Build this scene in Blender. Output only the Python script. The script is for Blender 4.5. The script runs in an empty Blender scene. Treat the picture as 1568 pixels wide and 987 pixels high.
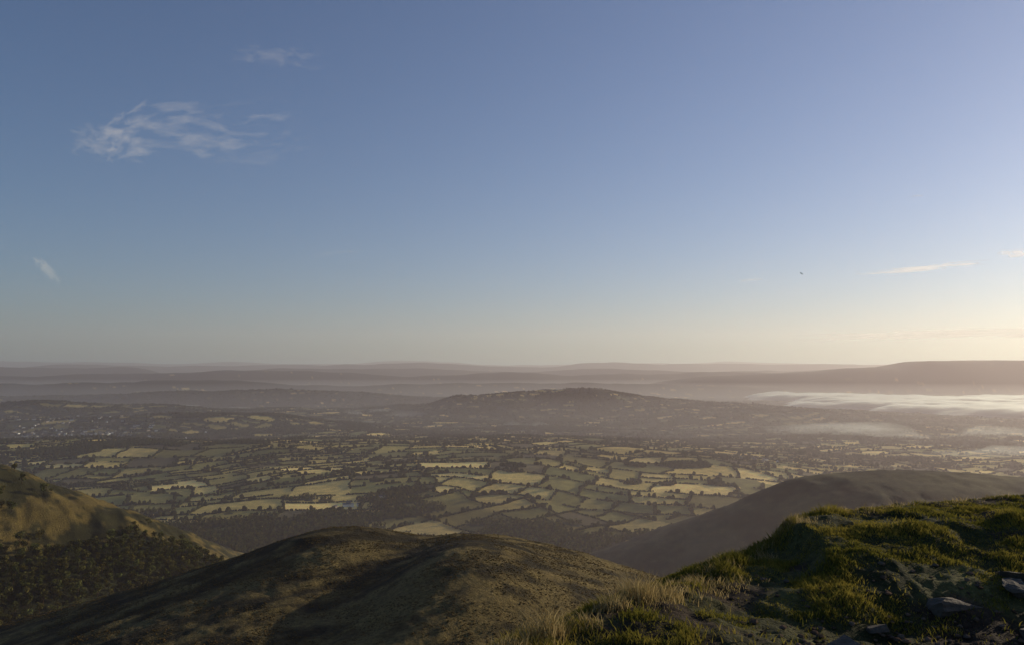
import bpy, math, numpy as np
from mathutils import Vector, Matrix
rng = np.random.default_rng(7)
scene = bpy.context.scene
SUN_AZ, SUN_EL = 57.0, 12.5

# ------------------------------------------------------------------ noise
def _h(ix, iy, seed):
    a = (ix.astype(np.int64)*374761393 + iy.astype(np.int64)*668265263 + seed*144269504) & 0xffffffff
    a = ((a ^ (a >> 13))*1274126177) & 0xffffffff
    a = ((a ^ (a >> 16))*2246822519) & 0xffffffff
    a = a ^ (a >> 15)
    return (a & 0xffffff)/float(0xffffff)
def vn(x, y, seed=0):
    xi = np.floor(x); yi = np.floor(y)
    fx = x-xi; fy = y-yi
    fx = fx*fx*fx*(fx*(fx*6-15)+10); fy = fy*fy*fy*(fy*(fy*6-15)+10)
    a = _h(xi, yi, seed); b = _h(xi+1, yi, seed); c = _h(xi, yi+1, seed); d = _h(xi+1, yi+1, seed)
    return ((a*(1-fx)+b*fx)*(1-fy)+(c*(1-fx)+d*fx)*fy)*2-1
def fbm(x, y, o=4, seed=0, g=0.5):
    s = 0; amp = 1; t = 0
    for i in range(o):
        s = s+amp*vn(x*1.0+i*17.3, y*1.0-i*9.1, seed+i); t += amp
        amp *= g; x, y = (x*1.6+y*1.2), (-x*1.2+y*1.6)
    return s/t
def ss(x, a, b):
    t = np.clip((x-a)/(b-a), 0, 1); return t*t*(3-2*t)
def smax(a, b, k):
    return k*np.logaddexp(a/k, b/k)
def sp(x, w):
    return w*np.logaddexp(0, x/w)
def ga(x, y, cx, cy, sx, sy):
    return np.exp(-0.5*(((x-cx)/sx)**2+((y-cy)/sy)**2))

# ------------------------------------------------------------------ terrain heights
EY = [-4000, -5, 2, 4.5, 5.5, 6.5, 7.4, 8.0, 8.8, 9.6, 12, 20, 4000]
EX = [-900, -3.5, -1.5, -0.2, 0.7, 1.48, 2.12, 2.62, 4.2, 6.8, 12, 26, 8000]
def edge_s(x, y):
    return 0.65*(np.interp(y, EY, EX)-x)
def h_mountain(x, y):
    r = np.hypot(x, y)
    wob = 0.16*fbm(x/0.9, y/0.9, 3, 51)
    s = edge_s(x, y)+wob*np.clip(r/4, 0, 1)
    s = np.maximum(s, 0)
    z = -1.66-0.85*(np.sqrt(s*s+0.12)-0.346)
    yl = y-0.10*(x-3)
    mound = ss(x+0.2*fbm(x/0.8, y/0.8, 2, 60), 2.45, 2.8)*ss(yl+0.22*fbm(x/0.7, y/0.7, 2, 61), 6.1, 7.7)
    z = z+(0.10+0.07*ss(x, 3.6, 5.2))*mound*np.exp(-np.maximum(r-14, 0)/8)
    z = z-0.10*ss(x, 0.9, 1.7)*(1-mound)
    hollow = ss(x, 1.6, 2.8)*(1-ss(yl, 5.7, 6.4))
    z = z-0.18*hollow
    z = z+0.42*ga(x, y, 7.0, 6.3, 0.75, 0.8)+0.45*ga(x, y, 6.0, 4.6, 0.6, 0.7)  # hummocks added out of view on the right to shade the near ledge
    nm = np.exp(-np.maximum(r-18, 0)/12)
    z = z+nm*(0.07*fbm(x/1.5, y/1.5, 3, 52)+0.055*fbm(x/0.35, y/0.35, 3, 53)+0.018*fbm(x/0.09, y/0.09, 2, 54))
    z = z-0.38*sp(r-38, 4)
    z = z+ss(r, 40, 200)*6*fbm(x/60, y/60, 4, 55)
    return z
def h_spur(x, y):
    L = sp(-(x+75), 22); R = sp(x-5, 14); B = sp(y-440, 25); N_ = sp(190-y, 20)
    z = -86-0.15*L-0.00045*L*L-0.24*R-0.0007*R*R-0.42*B-0.0002*B*B-0.3*N_
    z = z+10.5*ga(x, y, -90, 412, 36, 40)+12.0*ga(x, y, -20, 322, 24, 50)+2.5*ga(x, y, 30, 300, 30, 60)-4.5*ga(x, y, -48, 400, 14, 45)-4*ga(x, y, -62, 320, 16, 60)
    u = (x*0.80+y*0.60); v = (-x*0.60+y*0.80)
    z = z+1.7*fbm(u/90, v/30, 3, 71)+0.85*fbm(u/22, v/8, 3, 72)+0.45*fbm(x/4.5, y/4.5, 4, 73)
    return z
LX = [-4000, -1500, -1000, -800, -695, -641, -579, -508, -429, -393, -300, -200, -100, 4000]
LZ = [90, 0, -60, -100, -127, -149, -172, -196, -244, -262, -320, -390, -430, -900]
def h_left(x, y):
    zr = np.interp(x+14*fbm(x/120, y/120, 3, 80), LX, LZ)
    z = zr-0.25*sp(1080-y, 12)-0.36*sp(y-1080, 30)
    return z+7*fbm(x/90, y/90, 4, 81)+6*fbm((x+y)/40, (x-y)/160, 3, 82)+1.6*fbm(x/12, y/12, 3, 83)
FX = [-4000, 0, 130, 238, 360, 468, 563, 631, 725, 834, 1061, 1500, 3000, 6000]
FZ = [-2500, -455, -399, -365, -323, -284, -238, -213, -202, -200, -217, -260, -420, -700]
def h_right(x, y):
    xs = x+40*fbm(x/400, y/400, 2, 89)
    z = (np.interp(xs-25, FX, FZ)+np.interp(xs+25, FX, FZ))*0.5
    z = z-0.17*sp(1650-y, 40)-0.36*sp(y-1700, 60)
    return z+6*fbm(x/150, y/150, 4, 90)+2*fbm(x/30, y/60, 3, 91)
PX = [0, 1500, 2400, 3110, 4100, 5000, 5900, 6350, 7000, 8500, 12000, 20000]
PZ = [-600, -420, -260, -170, -115, -75, -15, 72, 80, 100, 70, -100]
def ridge(x, y, cy, wy, top, wav, seed):
    c_ = cy+wav*fbm(x/4000, 0*x+seed, 3, seed)
    t_ = top+0.42*(top+400)*fbm(x/(cy*0.13), 0*x+seed*2.0, 4, seed+1)+16*fbm(x/600, y/600, 3, seed+2)
    return -400+(t_+400)*np.exp(-0.5*((y-c_)/wy)**2)
def h_valley(x, y):
    r = np.hypot(x, y)
    flat = 1-0.95*ga(x, y, 5200, 7000, 2400, 2700)
    mid = ss(y, 4200, 6000)
    z = -405+flat*((34+36*mid)*fbm(x/(1700+900*mid), y/1300, 4, 100)+21*fbm(x/520, y/520, 3, 101))
    z = z+75*ga(x, y, -450, 3500, 1000, 600)+38*ga(x, y, 250, 2700, 500, 380)+28*ga(x, y, -900, 2500, 600, 300)
    z = z+122*ga(x, y, 620, 7000, 420, 450)+68*ga(x, y, 0, 7100, 560, 450)+88*ga(x, y, 1500, 7000, 800, 500)+85*ga(x, y, -320, 6700, 280, 400)+50*ga(x, y, 2000, 6100, 700, 400)
    z = z+22*ss(r, 5000, 6500)*(1-ss(r, 7600, 8600))*fbm(x/260, y/400, 3, 109)*(np.abs(x-500) < 2500)
    z = z+70*ga(x, y, -2500, 3500, 900, 350)+120*ga(x, y, -4400, 6300, 1500, 450)+125*ga(x, y, -2600, 8600, 1800, 420)+70*ga(x, y, -1900, 5200, 700, 240)+75*ga(x, y, -3600, 4900, 700, 250)
    far = np.maximum.reduce([ridge(x, y, 11300, 650, -225, 1200, 120)-75*ss(x, 0, 3000), ridge(x, y, 15000, 800, -150, 1400, 130), ridge(x, y, 20500, 1200, -85, 2000, 140),
                             ridge(x, y, 28500, 1800, 30, 2500, 150), ridge(x, y, 43000, 3500, 200, 3500, 160)])
    z = np.where(y > 8500, smax(z, far, 12), z)
    p = np.interp(x, PX, PZ)-0.30*sp(np.abs(y-12600)-700, 120)+22*fbm(x/900, y/900, 4, 107)
    z = smax(z, p, 14)
    return z
def comps(x, y):
    return [h_mountain(x, y), h_spur(x, y), h_left(x, y), h_right(x, y), h_valley(x, y)]
def combine(c):
    z = c[0]
    for i, k in ((1, 3.0), (2, 6.0), (3, 6.0), (4, 5.0)):
        z = smax(z, c[i], k)
    return z
def H(x, y):
    return combine(comps(x, y))

# ------------------------------------------------------------------ field layout
def field_id(x, y):
    x0, y0 = x, y
    x = x0+70*vn(x0/420, y0/420, 200)+14*vn(x0/90, y0/90, 202)
    y = y0+70*vn(x0/420, y0/420, 201)+14*vn(x0/90, y0/90, 203)
    C = 850.0
    gx = np.floor(x/C); gy = np.floor(y/C)
    best = np.full(x.shape, 1e18); bi = np.zeros(x.shape); bj = np.zeros(x.shape)
    for i in (-1, 0, 1):
        for j in (-1, 0, 1):
            cx = gx+i; cy = gy+j
            sx = (cx+_h(cx, cy, 210))*C; sy = (cy+_h(cx, cy, 211))*C
            d = (x-sx)**2+(y-sy)**2
            m = d < best
            best = np.where(m, d, best); bi = np.where(m, cx, bi); bj = np.where(m, cy, bj)
    th = (_h(bi, bj, 212)-0.5)*1.3+0.15
    sc = 0.60+0.55*_h(bi, bj, 213)
    u = (x*np.cos(th)+y*np.sin(th))/sc; v = (-x*np.sin(th)+y*np.cos(th))/sc
    key = bi*131+bj*17
    row = np.floor(v/150.0)
    w = 95+130*_h(row, key, 214)
    col = np.floor(u/w+_h(row, key, 215)*7)
    fv = v/150.0-row
    sp1 = (_h(row*31+col, key, 216) > 0.6)
    half = np.where(sp1 & (fv > 0.35+0.3*_h(col, row+key, 217)), 1, 0)
    return _h(row*57+col*3+half, key, 218)
def wood_mask(x, y):
    n = fbm(x/330, y/200, 4, 230)+0.18*fbm(x/70, y/50, 3, 236)
    t = 0.35-0.34*ga(x, y, 150, 1500, 420, 480)-0.12*ga(x, y, 150, 1950, 550, 200)-0.32*ga(x, y, -2350, 3300, 800, 300)-0.14*ga(x, y, 500, 6700, 500, 420)-0.12*ga(x, y, -500, 1950, 900, 170)
    t = t+0.24*ga(x, y, -600, 3000, 1500, 700)
    return n > t
def left_wood(x, y):
    return (y+40*fbm(x/50, y/50, 3, 240)) < 905+(x+580)*1.5

# ------------------------------------------------------------------ helpers
def make_mesh(name, V, F, mat, col=None, msk=None, smooth=False):
    me = bpy.data.meshes.new(name)
    n, (m, k) = len(V), F.shape
    me.vertices.add(n); me.vertices.foreach_set('co', np.ascontiguousarray(V, dtype=np.float32).ravel())
    me.loops.add(m*k); me.loops.foreach_set('vertex_index', np.ascontiguousarray(F, dtype=np.int32).ravel())
    me.polygons.add(m); me.polygons.foreach_set('loop_start', np.arange(m, dtype=np.int32)*k)
    me.update(calc_edges=True)
    me.polygons.foreach_set('use_smooth', np.full(m, smooth, dtype=bool))
    for nm, arr in (('col', col), ('msk', msk)):
        if arr is not None:
            a = me.attributes.new(nm, 'FLOAT_COLOR', 'POINT')
            c4 = np.ones((n, 4), dtype=np.float32); c4[:, :3] = arr
            a.data.foreach_set('color', c4.ravel())
    me.materials.append(mat)
    ob = bpy.data.objects.new(name, me); scene.collection.objects.link(ob)
    return ob
def new_mat(name):
    m = bpy.data.materials.new(name); m.use_nodes = True
    nt = m.node_tree; nt.nodes.clear()
    return m, nt
def N(nt, t, **kw):
    n = nt.nodes.new(t)
    for k, v in kw.items():
        if k in n.inputs.keys(): n.inputs[k].default_value = v
        else: setattr(n, k, v)
    return n
def noise(nt, scale, detail=4, rough=0.55, vec=None):
    n = N(nt, 'ShaderNodeTexNoise'); n.inputs['Scale'].default_value = scale
    n.inputs['Detail'].default_value = detail; n.inputs['Roughness'].default_value = rough
    nt.links.new(vec, n.inputs['Vector']); return n.outputs['Fac']
def math_(nt, op, a, b=None, c=None):
    n = nt.nodes.new('ShaderNodeMath'); n.operation = op
    for i, v in enumerate((a, b, c)):
        if v is None: continue
        if isinstance(v, (int, float)): n.inputs[i].default_value = v
        else: nt.links.new(v, n.inputs[i])
    return n.outputs[0]
def remap(nt, v, a, b, c, d):
    n = nt.nodes.new('ShaderNodeMapRange'); nt.links.new(v, n.inputs[0])
    for i, q in enumerate((a, b, c, d)): n.inputs[1+i].default_value = q
    return n.outputs[0]

# ------------------------------------------------------------------ materials
def terrain_material():
    m, nt = new_mat('terrain_grass')
    L = nt.links.new
    tc = N(nt, 'ShaderNodeTexCoord').outputs['Object']
    at = N(nt, 'ShaderNodeAttribute', attribute_name='col')
    mk = N(nt, 'ShaderNodeAttribute', attribute_name='msk')
    sx = nt.nodes.new('ShaderNodeSeparateColor'); L(mk.outputs['Color'], sx.inputs[0])
    n1 = noise(nt, 0.035, 4, 0.6, tc); n2 = noise(nt, 0.6, 6, 0.7, tc); n3 = noise(nt, 14, 5, 0.7, tc)
    f1 = remap(nt, n1, 0.3, 0.7, 0.75, 1.25)
    f2 = remap(nt, n2, 0.3, 0.7, 0.4, 1.6)
    f3 = remap(nt, n3, 0.3, 0.7, 0.5, 1.5)
    f = math_(nt, 'MULTIPLY', math_(nt, 'MULTIPLY', f1, f2), f3)
    vm = nt.nodes.new('ShaderNodeVectorMath'); vm.operation = 'SCALE'
    L(at.outputs['Color'], vm.inputs[0]); L(f, vm.inputs['Scale'])
    h = math_(nt, 'ADD', math_(nt, 'MULTIPLY', math_(nt, 'MULTIPLY', n3, 0.06), sx.outputs[0]),
              math_(nt, 'MULTIPLY', math_(nt, 'MULTIPLY', n2, 2.6), sx.outputs[1]))
    bp = nt.nodes.new('ShaderNodeBump'); bp.inputs['Strength'].default_value = 1.0; bp.inputs['Distance'].default_value = 1.0
    L(h, bp.inputs['Height'])
    b = nt.nodes.new('ShaderNodeBsdfPrincipled'); b.inputs['Roughness'].default_value = 0.9
    b.inputs['Specular IOR Level'].default_value = 0.1
    L(vm.outputs[0], b.inputs['Base Color']); L(bp.outputs[0], b.inputs['Normal'])
    o = nt.nodes.new('ShaderNodeOutputMaterial'); L(b.outputs[0], o.inputs[0])
    return m
def foliage_material(name, transl=0.3):
    m, nt = new_mat(name); L = nt.links.new
    at = N(nt, 'ShaderNodeAttribute', attribute_name='col')
    d = nt.nodes.new('ShaderNodeBsdfDiffuse'); t = nt.nodes.new('ShaderNodeBsdfTranslucent')
    L(at.outputs['Color'], d.inputs[0]); L(at.outputs['Color'], t.inputs[0])
    mx = nt.nodes.new('ShaderNodeMixShader'); mx.inputs[0].default_value = transl
    L(d.outputs[0], mx.inputs[1]); L(t.outputs[0], mx.inputs[2])
    o = nt.nodes.new('ShaderNodeOutputMaterial'); L(mx.outputs[0], o.inputs[0])
    return m
def volume_material(name, color, density, g):
    m, nt = new_mat(name)
    v = nt.nodes.new('ShaderNodeVolumeScatter'); v.inputs['Color'].default_value = (*color, 1)
    v.inputs['Density'].default_value = density; v.inputs['Anisotropy'].default_value = g
    o = nt.nodes.new('ShaderNodeOutputMaterial'); nt.links.new(v.outputs[0], o.inputs['Volume'])
    return m

# ------------------------------------------------------------------ terrain sheet
def logr(a, b, rate):
    n = int(math.ceil(math.log(b/a)/rate)); return list(a*np.exp(np.linspace(0, math.log(b/a), n, endpoint=False)))
radii = [0.001, 0.5, 1, 1.6, 2.2]+logr(2.8, 15, 0.0065)+logr(15, 180, 0.03)+logr(180, 560, 0.0055)+logr(560, 9000, 0.0065)+logr(9000, 62000, 0.010)+[62000]
radii = np.array(radii)
ang = np.concatenate([np.linspace(-40, 40, 860, endpoint=False), np.linspace(40, 320, 110, endpoint=False)])*math.pi/180
NR, NA = len(radii), len(ang)
Rg, Ag = np.meshgrid(radii, ang, indexing='ij')
X = (Rg*np.sin(Ag)).ravel(); Y = (Rg*np.cos(Ag)).ravel(); RR = Rg.ravel()
c = comps(X, Y); Z = combine(c)
idx = np.argmax(np.stack(c), axis=0)
col = np.zeros((len(X), 3)); msk = np.zeros((len(X), 3))
def mixc(a, b, t):
    t = np.asarray(t)[:, None]; return np.array(a)[None, :]*(1-t)+np.array(b)[None, :]*t
m = idx == 0
x, y = X[m], Y[m]
g = ss(fbm(x/0.9, y/0.9, 4, 300), -0.35, 0.35)
cc = mixc((0.05, 0.052, 0.02), (0.10, 0.095, 0.035), g)
dirt = ss(fbm(x/0.8, y/0.8, 4, 301)+0.9*ga(x, y, 4.0, 5.2, 2.2, 0.75)-0.35, 0.0, 0.25)*(1-ss(np.hypot(x, y), 20, 30))
cc = cc*(1-dirt[:, None])+np.array((0.060, 0.042, 0.028))*dirt[:, None]
far = ss(np.hypot(x, y), 20, 60)[:, None]
cc = cc*(1-far)+mixc((0.06, 0.055, 0.03), (0.12, 0.10, 0.05), g)*far
col[m] = cc
# moorland spur
m = idx == 1
x, y = X[m], Y[m]
u = (x*0.80+y*0.60); v = (-x*0.60+y*0.80)
g = ss(0.8*fbm(u/70, v/12, 4, 302)+0.7*fbm(x/9, y/9, 4, 303)+0.4*fbm(x/50, y/50, 2, 306), -0.30, 0.45)
col[m] = mixc((0.036, 0.029, 0.013), (0.185, 0.138, 0.050), g)
# left hill
m = idx == 2
x, y = X[m], Y[m]
g = ss(fbm(x/38, y/60, 5, 304)+0.6*fbm(x/9, y/14, 3, 307)-0.02, -0.14, 0.16)
cc = mixc((0.040, 0.038, 0.014), (0.165, 0.120, 0.035), g)
w = left_wood(x, y)
cc[w] = (0.03, 0.033, 0.015)
col[m] = cc
# right hill
m = idx == 3
x, y = X[m], Y[m]
g = ss(fbm(x/90, y/140, 5, 305)+0.4*fbm(x/20, y/25, 3, 308), -0.4, 0.4)
col[m] = mixc((0.035, 0.033, 0.016), (0.10, 0.088, 0.04), g)
# valley fields
m = idx == 4
x, y, r = X[m], Y[m], RR[m]
fid = field_id(x, y)
pal = np.array([(0.22, 0.185, 0.05), (0.34, 0.26, 0.07), (0.16, 0.15, 0.04), (0.56, 0.40, 0.115), (0.78, 0.54, 0.16), (0.40, 0.295, 0.08),
                (0.20, 0.165, 0.045), (0.92, 0.64, 0.21), (0.38, 0.29, 0.08), (0.13, 0.10, 0.045), (0.64, 0.45, 0.135), (0.25, 0.205, 0.055)])
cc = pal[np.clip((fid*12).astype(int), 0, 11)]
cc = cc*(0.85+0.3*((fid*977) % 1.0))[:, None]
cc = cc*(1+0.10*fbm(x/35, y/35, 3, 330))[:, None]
sun_patch = ss(fbm(x/700, y/500, 3, 320)+0.38*ga(x, y, -400, 2700, 1200, 900)-0.22*ss(r, 4000, 6000), -0.4, 0.4)
cc = cc*(0.55+0.62*sun_patch)[:, None]  # broad sunlit and cloud-dimmed patches painted into the field colours
w = 0.0035*r+6
ed = (np.abs(field_id(x+w, y)-fid) > 1e-9) | (np.abs(field_id(x, y+2.2*w)-fid) > 1e-9)
ed &= (r > 4500)
cc[ed] = (0.03, 0.034, 0.018)
wm = wood_mask(x, y) | ((r > 8500) & (fbm(x/1200, y/700, 4, 231) > 0.05))
cc[wm] = (0.03, 0.034, 0.018)
hill = ga(x, y, 0, 12800, 1e9, 1300)*ss(x, 2800, 4200)*(Z[m] > -300)
cc = cc*(1-hill[:, None])+np.array((0.05, 0.048, 0.035))*hill[:, None]
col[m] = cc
msk[:, 0] = 1-ss(RR, 15, 40)
msk[:, 1] = ss(RR, 40, 120)*(idx < 4)
i = np.arange(NR-1)[:, None]; j = np.arange(NA)[None, :]; j2 = (j+1) % NA
F = np.stack([i*NA+j, (i+1)*NA+j, (i+1)*NA+j2, i*NA+j2], axis=-1).reshape(-1, 4)
F = F[:, ::-1]
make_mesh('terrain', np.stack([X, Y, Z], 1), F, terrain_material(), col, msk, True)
print('terrain verts', len(X))

# ------------------------------------------------------------------ hedgerows and valley trees
t = (1+5**0.5)/2
ICO_V = np.array([(-1, t, 0), (1, t, 0), (-1, -t, 0), (1, -t, 0), (0, -1, t), (0, 1, t), (0, -1, -t), (0, 1, -t), (t, 0, -1), (t, 0, 1), (-t, 0, -1), (-t, 0, 1)])/math.hypot(1, t)
ICO_F = np.array([(0, 11, 5), (0, 5, 1), (0, 1, 7), (0, 7, 10), (0, 10, 11), (1, 5, 9), (5, 11, 4), (11, 10, 2), (10, 7, 6), (7, 1, 8), (3, 9, 4), (3, 4, 2), (3, 2, 6), (3, 6, 8), (3, 8, 9), (4, 9, 5), (2, 4, 11), (6, 2, 10), (8, 6, 7), (9, 8, 1)])
def blobs(name, px, py, rad, hgt, mat, base=(0.04, 0.048, 0.02), var=0.9):
    n = len(px); pz = H(px, py)
    V = ICO_V[None]*(1+0.45*(rng.random((n, 12, 1))-0.5))
    a = rng.random(n)*6.28; ca, sa = np.cos(a)[:, None], np.sin(a)[:, None]
    vx = V[..., 0]*ca-V[..., 1]*sa; vy = V[..., 0]*sa+V[..., 1]*ca
    V = np.stack([px[:, None]+vx*rad[:, None], py[:, None]+vy*rad[:, None], pz[:, None]+(V[..., 2]*0.55+0.35)*hgt[:, None]], -1)
    F = ICO_F[None]+(np.arange(n)*12)[:, None, None]
    c = np.array(base)[None]*(1.05-var*0.5+var*rng.random((n, 1)))*(1+np.array([0.5, 0.2, 0])[None]*rng.random((n, 1)))
    return make_mesh(name, V.reshape(-1, 3), F.reshape(-1, 3), mat, np.repeat(c, 12, 0))
fol = foliage_material('foliage', 0.15)
def hedge_points(y0, y1, step, gap):
    xs = np.arange(-0.74*y1, 0.74*y1, step); ys = np.arange(y0, y1, step)
    gx, gy = np.meshgrid(xs, ys)
    k = (np.abs(gx) < 0.72*gy+100)
    f = field_id(gx, gy)
    e = np.zeros(f.shape, bool)
    e[:, :-1] |= np.abs(f[:, 1:]-f[:, :-1]) > 1e-9
    e[:-1] |= np.abs(f[1:]-f[:-1]) > 1e-9
    e &= k
    px, py = gx[e], gy[e]
    k = (fbm(px/60, py/60, 2, 400) > -0.46) & (rng.random(len(px)) > gap)
    px, py = px[k], py[k]
    px = px+(rng.random(len(px))-0.5)*step*0.7; py = py+(rng.random(len(py))-0.5)*step*0.7
    cz = comps(px, py); top = np.argmax(np.stack(cz), 0) == 4
    k = top & ~wood_mask(px, py)
    return px[k], py[k]
hx, hy, hr, hh = [], [], [], []
for (a, b, st, gp, s) in ((1150, 2400, 4.0, 0.05, 1.0), (2400, 4000, 5.0, 0.08, 1.15), (4000, 6500, 8.0, 0.1, 1.5), (6500, 9000, 14.0, 0.1, 2.1)):
    px, py = hedge_points(a, b, st, gp)
    n = len(px); tr = (rng.random(n) < 0.17*min(s, 1.5)) & (fbm(px/150, py/150, 2, 401) > -0.25)
    r_ = np.where(tr, 4.0+4.0*rng.random(n), (2.2+1.5*rng.random(n))*s)
    h_ = np.where(tr, 9+8*rng.random(n), (3.4+2.6*rng.random(n))*(1+0.25*(s-1)))
    hx.append(px); hy.append(py); hr.append(r_); hh.append(h_)
hx, hy, hr, hh = map(np.concatenate, (hx, hy, hr, hh))
print('hedge pts', len(hx))
blobs('hedgerows', hx, hy, hr, hh, fol, (0.028, 0.034, 0.014))
wx, wy, wr, wh = [], [], [], []
for (a, b, st, s) in ((2300, 4200, 9.5, 1.0), (4200, 8500, 17, 1.9)):
    xs = np.arange(-0.72*b, 0.72*b, st); ys = np.arange(a, b, st); gx, gy = np.meshgrid(xs, ys)
    gx = gx+(rng.random(gx.shape)-0.5)*st; gy = gy+(rng.random(gx.shape)-0.5)*st
    k = (np.abs(gx) < 0.72*gy); gx, gy = gx[k], gy[k]
    k = wood_mask(gx, gy); gx, gy = gx[k], gy[k]
    k = np.argmax(np.stack(comps(gx, gy)), 0) == 4; gx, gy = gx[k], gy[k]
    n = len(gx); wx.append(gx); wy.append(gy); wr.append((4+3*rng.random(n))*s); wh.append(9+7*rng.random(n))
wx, wy, wr, wh = map(np.concatenate, (wx, wy, wr, wh))
print('wood pts', len(wx))
blobs('distant_woodland', wx, wy, wr, wh, fol, (0.033, 0.04, 0.018))
# heather and moor-grass tussocks on the spur
n = 60000
px = -260+380*rng.random(n); py = 200+270*rng.random(n)
k = (fbm(px/14, py/14, 3, 420) > -0.05) & (np.abs(px) < 0.7*py); px, py = px[k], py[k]
k = np.argmax(np.stack(comps(px, py)), 0) == 1; px, py = px[k], py[k]; n = len(px)
rr = 0.18+0.30*rng.random(n)**2
blobs('heather', px, py, rr, rr*0.8, fol, (0.085, 0.066, 0.028), 0.7)

def tree_template(nleaf, size, seed):
    r = np.random.default_rng(seed); V = []; F = []; C = []
    def limb(p, q, r0, r1):
        b = len(V)
        for P, rr in ((p, r0), (q, r1)):
            for k in range(4):
                V.append((P[0]+rr*math.cos(k*1.571), P[1]+rr*math.sin(k*1.571), P[2])); C.append((0.05, 0.04, 0.03))
        for k in range(4): F.append((b+k, b+(k+1) % 4, b+4+(k+1) % 4, b+4+k))
    limb((0, 0, -0.5), (0.1, 0, 5), 0.35, 0.2)
    lobes = []
    for k in range(7):
        a = r.random()*6.28; d = 1.0+1.6*r.random(); z = 4.5+4.5*r.random()
        lobes.append((d*math.cos(a), d*math.sin(a), z, 1.3+1.1*r.random(), 0.6+0.9*r.random()))
        if k < 4: limb((0.05, 0, 3.2), lobes[-1][:3], 0.15, 0.05)
    lobes.append((0, 0, 9.0, 1.7, 1.3))
    for k in range(nleaf):
        lx, ly, lz, lr, br = lobes[r.integers(len(lobes))]
        d = r.normal(size=3); d /= np.linalg.norm(d); d *= lr*(0.6+0.4*r.random()); d[2] *= 0.8
        c0 = np.array((lx, ly, lz))+d
        a = r.normal(size=3); a /= np.linalg.norm(a); b = np.cross(a, r.normal(size=3)); b /= np.linalg.norm(b)
        s = size*(0.6+0.6*r.random()); bi = len(V)
        for q in (a*s, b*s*0.8, -a*s*0.9, -b*s): V.append(tuple(c0+q))
        sh = br*(0.75+0.5*r.random()); C += [(0.066*sh, 0.076*sh, 0.023*sh)]*4
        F.append((bi, bi+1, bi+2, bi+3))
    return np.array(V), np.array(F), np.array(C)
def plant(name, px, py, templates, smin, smax_):
    pz = H(px, py); Vs, Fs, Cs = [], [], []; off = 0
    pick = rng.integers(len(templates), size=len(px))
    for ti, (V, F, C) in enumerate(templates):
        k = np.where(pick == ti)[0]; n = len(k)
        if n == 0: continue
        s = smin+(smax_-smin)*rng.random(n); a = rng.random(n)*6.28
        ca, sa = (np.cos(a)*s)[:, None], (np.sin(a)*s)[:, None]
        W = np.stack([V[None, :, 0]*ca-V[None, :, 1]*sa+px[k][:, None], V[None, :, 0]*sa+V[None, :, 1]*ca+py[k][:, None], V[None, :, 2]*s[:, None]*(0.8+0.4*rng.random((n, 1)))+pz[k][:, None]], -1)
        Fs.append((F[None]+(np.arange(n)*len(V))[:, None, None]).reshape(-1, 4)+off); off += n*len(V)
        Vs.append(W.reshape(-1, 3)); Cs.append((C[None]*(0.5+1.0*rng.random((n, 1, 1)))*(1+rng.random((n, 1, 1))*np.array([0.5, 0.1, 0]))).reshape(-1, 3))
    return make_mesh(name, np.concatenate(Vs), np.concatenate(Fs), fol, np.concatenate(Cs))
TH = [tree_template(170, 0.75, 10+k) for k in range(5)]
TL = [tree_template(60, 1.25, 30+k) for k in range(5)]
gx, gy = np.meshgrid(np.arange(-1050, -250, 8.0), np.arange(560, 1120, 8.0))
gx = (gx+(rng.random(gx.shape)-0.5)*8).ravel(); gy = (gy+(rng.random(gy.shape)-0.5)*8).ravel()
k = (np.argmax(np.stack(comps(gx, gy)), 0) == 2) & (left_wood(gx, gy) | ((fbm(gx/22, gy/22, 3, 410) > 0.40) & (rng.random(len(gx)) < 0.5))) & (gx > -0.70*gy-20)
print('left wood', k.sum())
plant('woodland', gx[k], gy[k], TH, 0.75, 1.35)
gx, gy = np.meshgrid(np.arange(-1500, 1700, 9.0), np.arange(1000, 2300, 9.0))
gx = (gx+(rng.random(gx.shape)-0.5)*9).ravel(); gy = (gy+(rng.random(gy.shape)-0.5)*9).ravel()
k = (np.abs(gx) < 0.7*gy) & wood_mask(gx, gy); gx, gy = gx[k], gy[k]
k = np.argmax(np.stack(comps(gx, gy)), 0) == 4
print('valley wood', k.sum())
plant('woodland.001', gx[k], gy[k], TL, 0.8, 1.3)

# ------------------------------------------------------------------ village houses
def plain(name, colr, rough=0.8, sc=6):
    m, nt = new_mat(name)
    tc = N(nt, 'ShaderNodeTexCoord').outputs['Object']; n = noise(nt, sc, 6, 0.65, tc)
    cr = nt.nodes.new('ShaderNodeMixRGB'); nt.links.new(n, cr.inputs[0])
    cr.inputs[1].default_value = (*[q*0.4 for q in colr], 1); cr.inputs[2].default_value = (*[min(q*1.6, 0.9) for q in colr], 1)
    b = nt.nodes.new('ShaderNodeBsdfPrincipled'); b.inputs['Roughness'].default_value = rough
    bp = nt.nodes.new('ShaderNodeBump'); bp.inputs['Distance'].default_value = 0.03; nt.links.new(n, bp.inputs['Height'])
    nt.links.new(bp.outputs[0], b.inputs['Normal'])
    nt.links.new(cr.outputs[0], b.inputs['Base Color'])
    o = nt.nodes.new('ShaderNodeOutputMaterial'); nt.links.new(b.outputs[0], o.inputs[0]); return m
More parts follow.
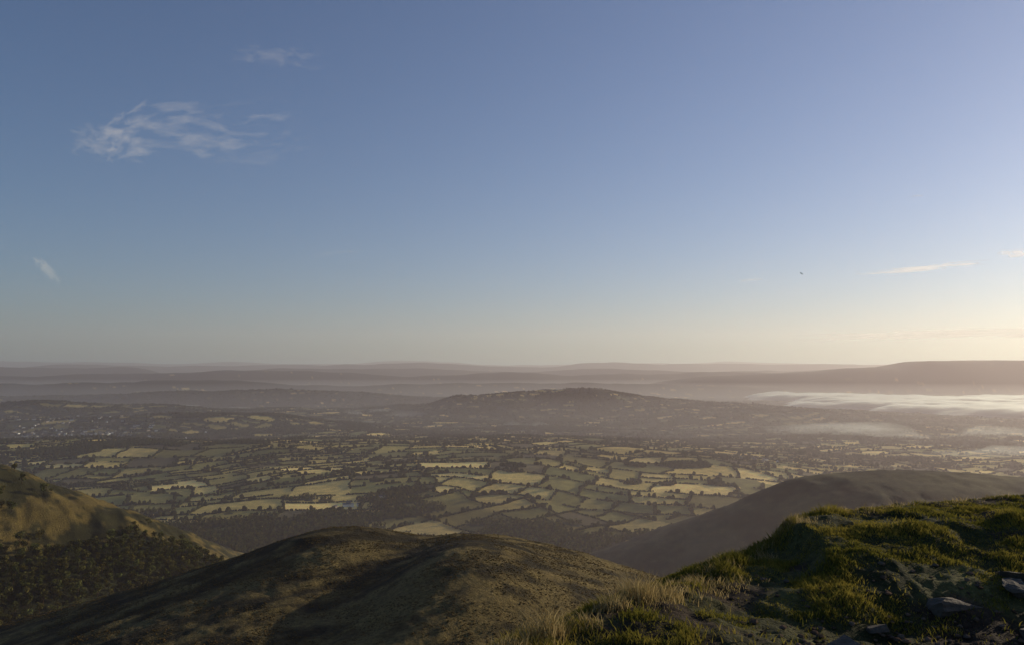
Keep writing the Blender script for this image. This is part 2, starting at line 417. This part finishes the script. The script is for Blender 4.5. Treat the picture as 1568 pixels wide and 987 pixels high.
def houses(name, cx, cy, sx, sy, n):
    V = []; F = []; C = []
    for k in range(n):
        x = cx+rng.normal()*sx; y = cy+rng.normal()*sy; z = float(H(np.array([x]), np.array([y]))[0])-0.5
        a = rng.choice([0.2, 0.5, 1.4, 1.9])+rng.normal()*0.1; w, d, h = 6+5*rng.random(), 4.0+rng.random(), 5.5+rng.random()*1.5
        ca, sa = math.cos(a), math.sin(a)
        P = [(-w, -d, 0), (w, -d, 0), (w, d, 0), (-w, d, 0), (-w, -d, h), (w, -d, h), (w, d, h), (-w, d, h), (-w, 0, h+3.4), (w, 0, h+3.4)]
        R = [(-w-.3, -d-.4, h-.2), (w+.3, -d-.4, h-.2), (w+.3, 0, h+3.6), (-w-.3, 0, h+3.6), (-w-.3, d+.4, h-.2), (w+.3, d+.4, h-.2)]
        b = len(V)
        wc = (0.75, 0.72, 0.66) if rng.random() < 0.5 else (0.35, 0.28, 0.22)
        for p in P: V.append((x+p[0]*ca-p[1]*sa, y+p[0]*sa+p[1]*ca, z+p[2])); C.append(wc)
        for p in R: V.append((x+p[0]*ca-p[1]*sa, y+p[0]*sa+p[1]*ca, z+p[2])); C.append((0.10, 0.10, 0.11))
        F += [(b, b+1, b+5, b+4), (b+1, b+2, b+6, b+5), (b+2, b+3, b+7, b+6), (b+3, b, b+4, b+7), (b+4, b+7, b+8, b+8), (b+5, b+9, b+6, b+6),
              (b+10, b+11, b+12, b+13), (b+13, b+12, b+15, b+14)]
    F = np.array(F)
    tri = F[:, 2] == F[:, 3]
    G = [tuple(f[:3]) if q else tuple(f) for f, q in zip(F.tolist(), tri)]
    me = bpy.data.meshes.new(name); me.from_pydata(V, [], G); me.update()
    a = me.attributes.new('col', 'FLOAT_COLOR', 'POINT'); c4 = np.ones((len(V), 4), dtype=np.float32); c4[:, :3] = C; a.data.foreach_set('color', c4.ravel())
    me.materials.append(house_mat); ob = bpy.data.objects.new(name, me); scene.collection.objects.link(ob)
house_mat = foliage_material('house_render_and_slate', 0.0)
houses('village', -2480, 4450, 260, 230, 200)
houses('village.001', -3100, 5100, 400, 200, 120)
houses('farm_buildings', -430, 2180, 30, 25, 7)
houses('farm_buildings.001', 950, 3050, 60, 30, 6)

# ------------------------------------------------------------------ foreground grass
def blades(name, px, py, h, w, lean, cols, mat):
    n = len(px); pz = H(px, py)-0.008
    a = rng.random(n)*6.28; la = rng.random(n)*6.28
    wx_, wy_ = np.cos(a)*w, np.sin(a)*w
    lx, ly = np.cos(la)*lean*h-0.10*h, np.sin(la)*lean*h-0.05*h
    V = np.zeros((n, 5, 3))
    V[:, 0] = np.stack([px-wx_, py-wy_, pz], 1); V[:, 1] = np.stack([px+wx_, py+wy_, pz], 1)
    V[:, 2] = np.stack([px+wx_*.8+lx*.35, py+wy_*.8+ly*.35, pz+h*.6], 1); V[:, 3] = np.stack([px-wx_*.8+lx*.35, py-wy_*.8+ly*.35, pz+h*.6], 1)
    V[:, 4] = np.stack([px+lx, py+ly, pz+h], 1)
    b = (np.arange(n)*5)[:, None]
    F = np.concatenate([b+np.array([[0, 1, 2]]), b+np.array([[0, 2, 3]]), b+np.array([[3, 2, 4]])], 0)
    return make_mesh(name, V.reshape(-1, 3), F, mat, np.repeat(cols, 5, 0))
gm = foliage_material('grass_blades', 0.45)
n = 460000
px = rng.random(n)*10-1.2; py = 3.6+rng.random(n)*7.5
dens = ss(fbm(px/0.5, py/0.5, 3, 500)+0.25-0.9*ga(px, py, 4.0, 5.2, 2.2, 0.75), -0.25, 0.25)
k = (rng.random(n) < dens*0.9+0.04) & (edge_s(px, py) < 0.8) & (np.abs(px) < 0.72*py+0.4)
px, py = px[k], py[k]; n = len(px); print('blades', n)
hn = ss(fbm(px/0.3, py/0.3, 3, 501), -0.4, 0.6)
edge = np.exp(-np.abs(edge_s(px, py))/0.15)
h = (0.015+0.04*hn+0.05*edge*hn)*(0.6+0.8*rng.random(n))
g = (0.5*rng.random(n)+0.5*ss(fbm(px/0.7, py/0.7, 3, 502), -.4, .5))[:, None]
cols = np.array((0.105, 0.108, 0.018))*(1-g)+np.array((0.30, 0.24, 0.05))*g
blades('grass', px, py, h, 0.0030+0.002*rng.random(n), 0.6, cols, gm)
def tufts(name, spots):
    PX_, PY_, HH, CC = [], [], [], []
    for (cx, cy, rad, hh_, cnt) in spots:
        a = rng.random(cnt)*6.28; d = rad*np.sqrt(rng.random(cnt))
        PX_.append(cx+d*np.cos(a)); PY_.append(cy+d*np.sin(a)*0.7); HH.append(hh_*(0.3+0.85*rng.random(cnt))*(1-0.4*(d/rad)**2))
        q = rng.random((cnt, 1)); CC.append(np.array((0.24, 0.18, 0.07))*(1-q)+np.array((0.50, 0.39, 0.19))*q)
    PX_, PY_, HH, CC = map(np.concatenate, (PX_, PY_, HH, CC))
    blades(name, PX_, PY_, HH, 0.0018+0.001*rng.random(len(PX_)), 0.5, CC, gm)
spots = [(0.9, 5.8, 0.14, 0.25, 300), (1.1, 6.0, 0.18, 0.18, 260), (1.55, 6.6, 0.16, 0.12, 160), (0.2, 5.0, 0.14, 0.26, 320), (0.0, 4.75, 0.14, 0.13, 180), (0.45, 5.2, 0.14, 0.12, 180),
         (2.75, 8.0, 0.15, 0.10, 160), (3.4, 8.4, 0.12, 0.09, 90), (0.7, 5.55, 0.12, 0.15, 160), (-0.15, 4.55, 0.12, 0.10, 140)]
for q in range(70):
    yy = 4.3+5*rng.random(); xx = float(np.interp(yy, EY, EX))+0.2*rng.normal()
    spots.append((xx, yy, 0.10+0.12*rng.random(), 0.05+0.07*rng.random(), 55))
tufts('dry_grass_tufts', spots)

# ------------------------------------------------------------------ rocks
import bmesh
rock_mat = plain('sandstone', (0.085, 0.068, 0.052), 0.9, 14)
def rock(x, y, sx, sy, sz, rot, seed):
    r = np.random.default_rng(seed); bm = bmesh.new()
    for q in range(15):
        v = r.normal(size=3); v /= np.linalg.norm(v); v = np.sign(v)*np.abs(v)**0.5*(0.8+0.35*r.random())
        bm.verts.new((v[0]*sx, v[1]*sy, v[2]*sz))
    bmesh.ops.convex_hull(bm, input=bm.verts)
    bmesh.ops.delete(bm, geom=[v for v in bm.verts if not v.link_faces], context='VERTS')
    bmesh.ops.subdivide_edges(bm, edges=bm.edges[:], cuts=2, use_grid_fill=True)
    for v in bm.verts: v.co += Vector(r.normal(size=3))*sz*0.05
    me = bpy.data.meshes.new('rock'); bm.to_mesh(me); bm.free(); me.materials.append(rock_mat)
    ob = bpy.data.objects.new('rock', me); scene.collection.objects.link(ob)
    ob.location = (x, y, float(H(np.array([x]), np.array([y]))[0])+sz*0.05); ob.rotation_euler = (0.14*r.normal(), 0.14*r.normal(), rot)
for q, a in enumerate([(3.30, 6.1, .22, .15, .08, .4), (2.95, 5.15, .17, .13, .10, .8), (4.2, 6.5, .26, .16, .07, .1), (3.75, 5.7, .2, .14, .06, 2.2), (3.9, 6.3, .15, .1, .06, 1.0),
                       (2.1, 5.2, .14, .09, .04, .2), (2.6, 5.8, .11, .07, .03, .3), (3.45, 5.2, .16, .13, .06, 1.9)]):
    rock(*a, 600+q)
n = 3600
px = 1.5+rng.random(n)*4.5; py = 4.4+rng.random(n)*2.4
k = rng.random(n) < ga(px, py, 3.8, 5.4, 1.5, 0.6); px, py = px[k], py[k]; n = len(px)
rr = 0.006+0.026*rng.random(n)**3
blobs('gravel', px, py, rr, rr*1.0, foliage_material('gravel_stone', 0.0), (0.08, 0.065, 0.052))

# ------------------------------------------------------------------ haze and mist
def vbox(name, s, z0, z1, mat, cy=0):
    V = np.array([(x_*s, y_*s+cy, z_) for z_ in (z0, z1) for x_, y_ in ((-1, -1), (1, -1), (1, 1), (-1, 1))])
    F = np.array([(0, 3, 2, 1), (4, 5, 6, 7), (0, 1, 5, 4), (1, 2, 6, 5), (2, 3, 7, 6), (3, 0, 4, 7)])
    return make_mesh(name, V, F, mat)
vbox('haze', 76000, -900, 3000, volume_material('high_haze', (1.0, 0.82, 0.86), 1/54000, 0.40))
vbox('haze.001', 72000, -880, 300, volume_material('middle_haze', (1.0, 0.82, 0.82), 1/32000, 0.40))
vbox('haze.002', 68000, -860, -235, volume_material('valley_haze', (1.0, 0.88, 0.90), 1/11500, 0.40))
def mist(name, x0, x1, y0, y1, maskf, ztop, dens, g, seed, step=60, lump=12):
    xs = np.arange(x0, x1, step); ys = np.arange(y0, y1, step); gx, gy = np.meshgrid(xs, ys)
    mk = maskf(gx, gy); zt = -470+(ztop+470)*mk+lump*fbm(gx/420, gy/300, 4, seed, 0.6)*mk
    zt[0] = zt[-1] = -470; zt[:, 0] = zt[:, -1] = -470
    ny, nx = gx.shape; n = nx*ny
    V = np.concatenate([np.stack([gx, gy, zt], -1).reshape(-1, 3), np.stack([gx, gy, np.full_like(gx, -480)], -1).reshape(-1, 3)])
    i = np.arange(ny-1)[:, None]; j = np.arange(nx-1)[None]
    q = np.stack([i*nx+j, i*nx+j+1, (i+1)*nx+j+1, (i+1)*nx+j], -1).reshape(-1, 4)
    sides = []
    for k in range(nx-1): sides += [(k+1, k, n+k, n+k+1), ((ny-1)*nx+k, (ny-1)*nx+k+1, n+(ny-1)*nx+k+1, n+(ny-1)*nx+k)]
    for k in range(ny-1): sides += [(k*nx, (k+1)*nx, n+(k+1)*nx, n+k*nx), ((k+1)*nx+nx-1, k*nx+nx-1, n+k*nx+nx-1, n+(k+1)*nx+nx-1)]
    F = np.concatenate([q, (q+n)[:, ::-1], np.array(sides)])
    make_mesh(name, V, F, volume_material(name+'_droplets', (1, 1, 1), dens, g), smooth=True)
def fog1(x, y):
    w = 450*fbm(x/900, y/500, 4, 700)
    lo = np.interp(x, [2600, 3200, 4200, 5500, 9000], [7800, 6700, 5200, 4700, 4500]); hi = np.interp(x, [2600, 3000, 4200, 4700, 9000], [9200, 10600, 10800, 9800, 9300])
    return ss(y+w, lo-300, lo+900)*(1-ss(y+w, hi-400, hi+100))*ss(x+w, 2400, 3400)
mist('fog_bank', 2200, 9200, 3700, 11600, fog1, -338, 1/55, 0.65, 710, lump=34)
mist('mist', 900, 6500, 2900, 7000, lambda x, y: ss(fbm(x/700, y/400, 4, 720)+0.1, 0, 0.5)*ss(x, 1000, 2200)*ss(y, 3000, 3500)*(1-ss(y, 5600, 6500)), -355, 1/1000, 0.6, 711)
mist('mist.001', -4200, 900, 5000, 8800, lambda x, y: ss(fbm(x/600, y/300, 4, 730)+0.15, 0.0, 0.6)*np.clip(ga(x, y, -1000, 6300, 900, 600)+0.9*ga(x, y, -3000, 7300, 800, 450)+0.8*ga(x, y, -50, 5600, 450, 300), 0, 1), -328, 1/480, 0.1, 712, lump=16)

# ------------------------------------------------------------------ cirrus clouds
def cloud(name, cx, cy, cz, w, d, roll, seed, thr, dens, stretch=(1, 3)):
    m, nt = new_mat(name+'_ice'); L = nt.links.new
    tc = N(nt, 'ShaderNodeTexCoord').outputs['Generated']
    mp = nt.nodes.new('ShaderNodeMapping'); mp.inputs['Scale'].default_value = (stretch[0], stretch[1], 1); mp.inputs['Location'].default_value = (seed*3.1, seed*1.7, seed); L(tc, mp.inputs[0])
    nz = nt.nodes.new('ShaderNodeTexNoise'); nz.inputs['Scale'].default_value = 2.6; nz.inputs['Detail'].default_value = 8; nz.inputs['Roughness'].default_value = 0.58; nz.inputs['Distortion'].default_value = 0.35
    L(mp.outputs[0], nz.inputs['Vector'])
    s = nt.nodes.new('ShaderNodeSeparateXYZ'); L(tc, s.inputs[0])
    def par(v):
        t_ = math_(nt, 'MULTIPLY_ADD', v, 2.0, -1.0); return math_(nt, 'SUBTRACT', 1.0, math_(nt, 'MULTIPLY', t_, t_))
    edge_ = math_(nt, 'MULTIPLY', par(s.outputs[0]), par(s.outputs[1]))
    v = math_(nt, 'ADD', nz.outputs['Fac'], math_(nt, 'MULTIPLY', math_(nt, 'SUBTRACT', edge_, 1.0), 0.30))
    a = remap(nt, v, thr, thr+0.42, 0.0, dens); a = math_(nt, 'MULTIPLY', a, remap(nt, edge_, 0.0, 0.5, 0, 1))
    df = nt.nodes.new('ShaderNodeBsdfDiffuse'); df.inputs[0].default_value = (.9, .9, .9, 1)
    tr = nt.nodes.new('ShaderNodeBsdfTranslucent'); tr.inputs[0].default_value = (.9, .9, .9, 1)
    mx = nt.nodes.new('ShaderNodeMixShader'); mx.inputs[0].default_value = 0.7; L(df.outputs[0], mx.inputs[1]); L(tr.outputs[0], mx.inputs[2])
    tp = nt.nodes.new('ShaderNodeBsdfTransparent'); m2 = nt.nodes.new('ShaderNodeMixShader'); L(a, m2.inputs[0]); L(tp.outputs[0], m2.inputs[1]); L(mx.outputs[0], m2.inputs[2])
    o = nt.nodes.new('ShaderNodeOutputMaterial'); L(m2.outputs[0], o.inputs[0])
    nx, ny = 24, 8
    gx, gy = np.meshgrid(np.linspace(-w/2, w/2, nx), np.linspace(-d/2, d/2, ny))
    V = np.stack([gx, gy, 0.02*w*vn(gx/w*3+seed, gy/w*3, 5)], -1).reshape(-1, 3)
    i = np.arange(ny-1)[:, None]; j = np.arange(nx-1)[None]
    q = np.stack([i*nx+j, i*nx+j+1, (i+1)*nx+j+1, (i+1)*nx+j], -1).reshape(-1, 4)
    ob = make_mesh(name, V, q, m, smooth=True)
    R = math.radians
    ob.matrix_world = Matrix.Translation((cx, cy, cz)) @ Matrix.Rotation(R(-30), 4, 'Z') @ Matrix.Rotation(R(75), 4, 'X') @ Matrix.Rotation(R(roll), 4, 'Z')
cloud('cirrus_cloud', -8900, 20000, 5950, 11000, 2300, -9, 11, 0.40, 0.30, (2.6, 2.8))
cloud('cirrus_cloud', -10400, 20000, 5650, 5600, 1300, -18, 14, 0.38, 0.22, (1.6, 2.4))
cloud('cirrus_cloud', -6100, 20000, 7900, 4200, 800, -16, 2, 0.36, 0.14, (1, 2))
cloud('cirrus_cloud', -14700, 25000, 3050, 2400, 420, -28, 3, 0.26, 0.30, (1, 1.5))
cloud('cirrus_cloud', 12850, 25000, 3080, 3900, 230, 2, 4, 0.22, 0.7, (1, 1))
cloud('cirrus_cloud', 7500, 25000, 2700, 1000, 110, 0, 5, 0.28, 0.4, (1, 1))
cloud('cirrus_cloud', 16000, 25000, 3560, 1300, 350, 0, 6, 0.24, 0.7, (1, 1))
cloud('cirrus_cloud', 19500, 35000, 1400, 14500, 520, 0, 7, 0.18, 1.0, (2, 1))
cloud('cirrus_cloud', 12800, 25000, 5370, 600, 120, 0, 8, 0.30, 0.3, (1, 1))
cloud('cirrus_cloud', -5500, 25000, 3550, 2600, 150, 0, 9, 0.34, 0.15, (1, 1))
cloud('cirrus_cloud', -6500, 20000, 5400, 6000, 900, -4, 10, 0.40, 0.10, (1, 2))

# ------------------------------------------------------------------ bird
bm = bmesh.new()
rings = []
for (yy, rr) in ((-0.22, 0.005), (-0.16, 0.03), (-0.05, 0.055), (0.06, 0.05), (0.13, 0.028), (0.18, 0.032), (0.22, 0.02), (0.27, 0.003)):
    rings.append([bm.verts.new((rr*math.cos(k*math.pi/4), yy, rr*0.9*math.sin(k*math.pi/4))) for k in range(8)])
for a, b in zip(rings, rings[1:]):
    for k in range(8): bm.faces.new((a[k], a[(k+1) % 8], b[(k+1) % 8], b[k]))
def plate(pts, th=0.008):
    top = [bm.verts.new((p[0], p[1], p[2]+th)) for p in pts]; bot = [bm.verts.new((p[0], p[1], p[2]-th)) for p in pts]
    bm.faces.new(top); bm.faces.new(bot[::-1])
    for k in range(len(pts)): bm.faces.new((top[k], bot[k], bot[(k+1) % len(pts)], top[(k+1) % len(pts)]))
for s in (-1, 1):
    plate([(s*.03, .09, .02), (s*.24, .13, .09), (s*.24, -.06, .09), (s*.03, -.07, .02)])
    plate([(s*.24, .13, .09), (s*.42, .08, .07), (s*.54, -.06, .03), (s*.40, -.05, .06), (s*.24, -.06, .09)])
plate([(-.02, -.17, 0), (.02, -.17, 0), (.07, -.34, 0), (-.07, -.34, 0)])
me = bpy.data.meshes.new('bird'); bm.to_mesh(me); bm.free(); me.materials.append(plain('feathers', (0.02, 0.018, 0.016)))
ob = bpy.data.objects.new('bird', me); scene.collection.objects.link(ob); ob.location = (73, 200, 23.2); ob.rotation_euler = (0.1, 0.5, 0.6); ob.scale = (1.2,)*3

# ------------------------------------------------------------------ light, sky, camera
sv = Vector((math.sin(math.radians(SUN_AZ))*math.cos(math.radians(SUN_EL)), math.cos(math.radians(SUN_AZ))*math.cos(math.radians(SUN_EL)), math.sin(math.radians(SUN_EL))))
sl = bpy.data.lights.new('sun', 'SUN'); sl.energy = 5.0; sl.angle = math.radians(0.5); sl.color = (1.0, 0.79, 0.56)
so = bpy.data.objects.new('sun', sl); scene.collection.objects.link(so); so.rotation_euler = sv.to_track_quat('Z', 'Y').to_euler()
w = bpy.data.worlds.new('World'); scene.world = w; w.use_nodes = True
nt = w.node_tree; nt.nodes.clear()
sk = nt.nodes.new('ShaderNodeTexSky'); sk.sky_type = 'NISHITA'; sk.sun_disc = False
sk.sun_elevation = math.radians(SUN_EL); sk.sun_rotation = math.radians(SUN_AZ); sk.altitude = 500; sk.air_density = 1.0; sk.dust_density = 0.6; sk.ozone_density = 4.5
bg = nt.nodes.new('ShaderNodeBackground'); bg.inputs[1].default_value = 0.10
wo = nt.nodes.new('ShaderNodeOutputWorld'); nt.links.new(sk.outputs[0], bg.inputs[0]); nt.links.new(bg.outputs[0], wo.inputs[0])
cam = bpy.data.cameras.new('camera'); cam.lens = 28; cam.sensor_width = 36; cam.clip_start = 0.05; cam.clip_end = 200000
co = bpy.data.objects.new('camera', cam); scene.collection.objects.link(co); co.location = (0, 0, 0); co.rotation_euler = (math.radians(90+3.12), 0, 0)
scene.camera = co
scene.view_settings.view_transform = 'Standard'; scene.view_settings.look = 'None'; scene.view_settings.exposure = 0
